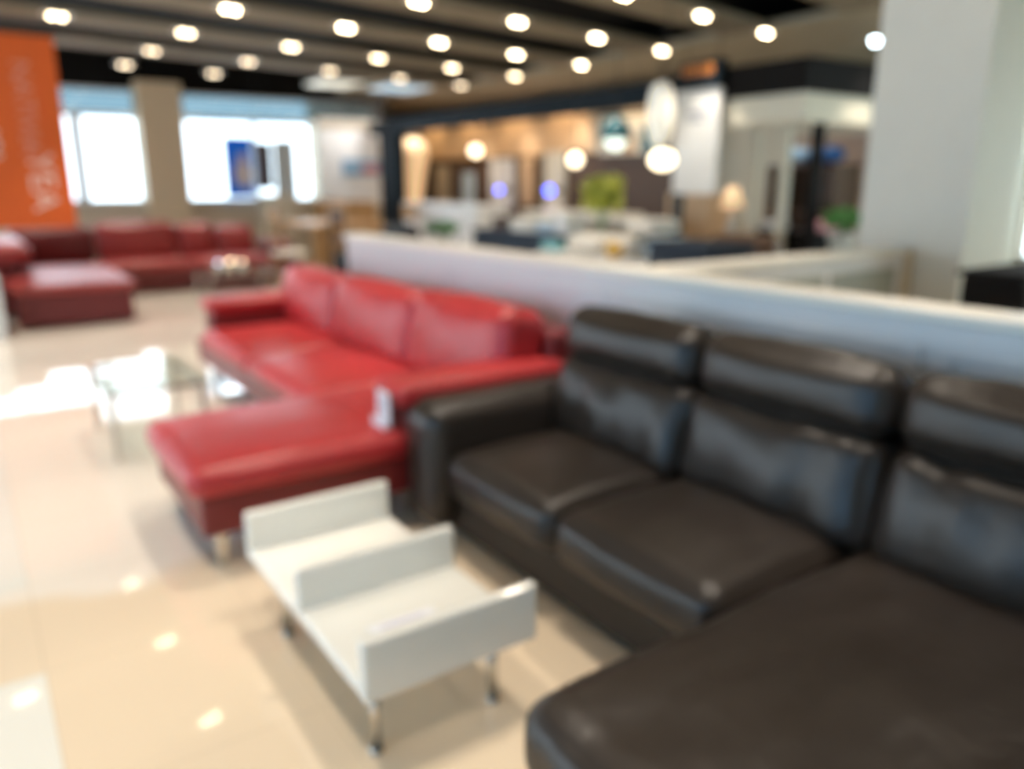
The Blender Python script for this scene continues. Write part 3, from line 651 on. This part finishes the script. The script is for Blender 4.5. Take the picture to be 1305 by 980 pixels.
shelf_unit('sideboard', 'oak sideboard against the white wall behind the dining table', 'sideboard', 5.6, 6.1, 13.0, 14.7, 1.22, 'oak', 2, 3)
# dark armchair by the end of the long partition
def armchair(x, y, label, m):
    t = thing('armchair', label, 'armchair', (x, y, 0))
    bm = bmesh.new(); cushion(bm, x-.35, x+.3, y-.3, y+.3, .25, .46, r=.06, n=10); link('seat', bm, M[m], t, True)
    bm = bmesh.new(); cushion(bm, x+.25, x+.45, y-.4, y+.4, .2, 1.02, r=.08, n=12); link('backrest', bm, M[m], t, True)
    for s in (-1, 1):
        bm = bmesh.new(); cushion(bm, x-.38, x+.3, y+s*.38-.08, y+s*.38+.08, .15, .68, r=.06, n=10); link('armrest', bm, M[m], t, True)
    for (a, b) in ((-.3, -.35), (-.3, .35), (.35, -.35), (.35, .35)):
        bm = bmesh.new(); tube(bm, (x+a, y+b, 0), (x+a, y+b, .26), .02, seg=8); link('leg', bm, M['walnut'], t)
armchair(4.3, 9.2, 'charcoal armchair just beyond the far end of the long white partition', 'darkfab')
armchair(6.22, 5.30, 'dark brown armchair right of the navy cabinet in the right-hand showroom', 'walnut')

# right-hand showroom
for k, (y, mm) in enumerate(((5.95, 'cream'), (5.55, 'cream'))):
    o = obj('display_post', M[mm], None, (7.42, 7.5, y-.05, y+.05, 0, 2.13), bev=.006); tag(o, ['pale upright post nearer the white hanging sign', 'pale upright post in the middle of the right-hand showroom'][k], 'post', 'pale posts of the right-hand showroom')
o = obj('display_post', M['blackpaint'], None, (7.3, 7.42, 5.06, 5.15, 0, 2.13), bev=.006); tag(o, 'dark upright post at the corner of the right-hand showroom', 'post')
shelf_unit('dark_wardrobe', 'dark brown open wardrobe behind the pale posts', 'wardrobe', 8.4, 8.9, 5.55, 6.5, 1.75, 'walnut', 3)
for k, (y, m, lb) in enumerate(((6.2, 'skyprint', 'blue garment folded on top of the dark wardrobe, left one'), (5.85, 'blue', 'deeper blue garment folded on top of the dark wardrobe, right one'))):
    bm = bmesh.new(); cushion(bm, 8.45, 8.8, y-.15, y+.15, 1.785, 1.93, r=.05, n=8, fold=.01, seed=k); tag(link('folded_textile', bm, M[m], None, True), lb, 'textile')
counter('sideboard', 'black sideboard standing low in the right-hand showroom', 'sideboard', 7.6, 8.1, 5.2, 6.1, 1.02, 'blackpaint', 'blackpaint')
o = obj('storage_box', M['pink'], None, (7.65, 8.0, 5.18, 5.40, 1.03, 1.14), bev=.01); tag(o, 'greyish pink box on the black sideboard', 'box')
o = obj('storage_box', M['whiteplain'], None, (7.65, 7.9, 5.76, 5.97, 1.025, 1.12), bev=.01); tag(o, 'white box on the black sideboard', 'box')
t = thing('table_lamp', 'small table lamp with a warm cone shade right of the white hanging sign', 'lamp', (7.0, 5.85, .9))
bm = bmesh.new(); lathe(bm, 7.0, 5.85, [(.13, 1.28), (.06, 1.50), (.055, 1.50), (.125, 1.28)], 20); link('lamp_shade', bm, M['cone'], t, True)
bm = bmesh.new(); lathe(bm, 7.0, 5.85, [(.09, .9), (.09, .92), (.03, .95), (.05, 1.08), (.015, 1.2), (.012, 1.42)], 16); link('lamp_base', bm, M['pot'], t, True)
counter('side_table', 'dark side table under the small warm table lamp', 'table', 6.82, 7.15, 5.68, 6.03, .9, 'walnut', 'walnut')
t = thing('framed_picture', 'pale abstract picture on the beige showroom wall left of the pier', 'picture', (9.75, 6.1, 1.2))
obj('frame', M['cream'], t, (9.76, 9.8, 5.75, 7.2, 1.15, 2.2), bev=.005); obj('canvas', M['art'], t, (9.745, 9.76, 5.8, 7.15, 1.2, 2.15), bev=0)
# black cabinet beyond the wall at the right edge
t = thing('black_cabinet', 'black box-shaped cabinet seen over the partition at the right edge', 'cabinet', (4.6, 2.15, 0))
obj('body', M['blackpaint'], t, (4.3, 5.2, 1.75, 2.05, 0, 1.08), bev=.02); obj('top', M['blackpaint'], t, (4.28, 5.22, 1.73, 2.07, 1.08, 1.105), bev=.006)
for k in range(2):
    d = obj('door', M['blackpaint'], t, (4.32+k*.44, 4.74+k*.44, 1.735, 1.75, .05, 1.03), bev=.004); obj('handle', M['chrome'], d, (4.70+k*.07, 4.71+k*.07, 1.715, 1.735, .5, .65), bev=.002)

# ------------------------------------------------------------------ light
w = D.worlds.new('sky'); bpy.context.scene.world = w; w.use_nodes = True
bg = w.node_tree.nodes['Background']; bg.inputs['Color'].default_value = (.80, .92, 1, 1); bg.inputs['Strength'].default_value = 5.0
def area(name, loc, rot, sx, sy, e, col):
    L = D.lights.new(name, 'AREA'); L.shape = 'RECTANGLE'; L.size = sx; L.size_y = sy; L.energy = e; L.color = col
    o = D.objects.new(name, L); C.objects.link(o); o.location = loc; o.rotation_euler = rot
    return o
for k, y in enumerate((-2.4, .9, 4.2, 7.5, 10.8)):   # daylight entering the left-hand windows
    area('window_daylight', (-3.95, y, 1.75), (0, -PI/2, 0), 2.1, 2.9, (10, 10, 12, 20, 26)[k], ((.22, .58, 1) if k < 2 else (.72, .86, 1)))
area('window_daylight', (-.4, 15.1, 1.95), (-PI/2, 0, 0), 6.2, 1.3, 60, (.8, .92, 1))
area('window_daylight', (4.7, 14.8, 2.4), (-PI/2, 0, 0), 2.4, .4, 30, (.8, .92, 1))
area('window_daylight', (11.9, -.6, 1.7), (0, PI/2, 0), 2.2, 5.4, 60, (.6, 1, .8))
# warm wash on the booth wall
for y in (11.6, 13.2, 14.8, 16.4, 9.6):
    L = D.lights.new('wall_wash_light', 'SPOT'); L.energy = 45; L.color = (1, .72, .42); L.spot_size = math.radians(110); L.spot_blend = .8; L.shadow_soft_size = .05
    o = D.objects.new('wall_wash_light', L); C.objects.link(o); o.location = (8.5, y, 3.0); o.rotation_euler = (0, math.radians(-42), 0)
for x in (6.3, 7.0):  # unseen spots added to brighten the white picture wall
    L = D.lights.new('wall_wash_light', 'SPOT'); L.energy = 40; L.color = (1, .95, .9); L.spot_size = math.radians(100); L.spot_blend = .8; L.shadow_soft_size = .05
    o = D.objects.new('wall_wash_light', L); C.objects.link(o); o.location = (x, 14.3, 3.0); o.rotation_euler = (math.radians(40), 0, 0)
for (x, y) in ((8.2, 5.9), (8.9, 6.3)): lamp_light(x, y, 60)

# ------------------------------------------------------------------ camera
f = 1000.0; pitch = math.atan(258/f)
cd = D.cameras.new('camera'); cam = D.objects.new('camera', cd); C.objects.link(cam)
cam.location = (0, 0, 1.55); cam.rotation_euler = (PI/2 - pitch, 0, -math.radians(34.8))
cd.sensor_width = 36; cd.lens = f/1305*36; cd.clip_start = .05
cd.dof.use_dof = True; cd.dof.focus_distance = .7; cd.dof.aperture_fstop = 1.85
s = bpy.context.scene; s.camera = cam
s.view_settings.view_transform = 'Standard'; s.view_settings.look = 'None'; s.view_settings.gamma = 1; s.view_settings.use_curve_mapping = False
s.view_settings.exposure = -0.22
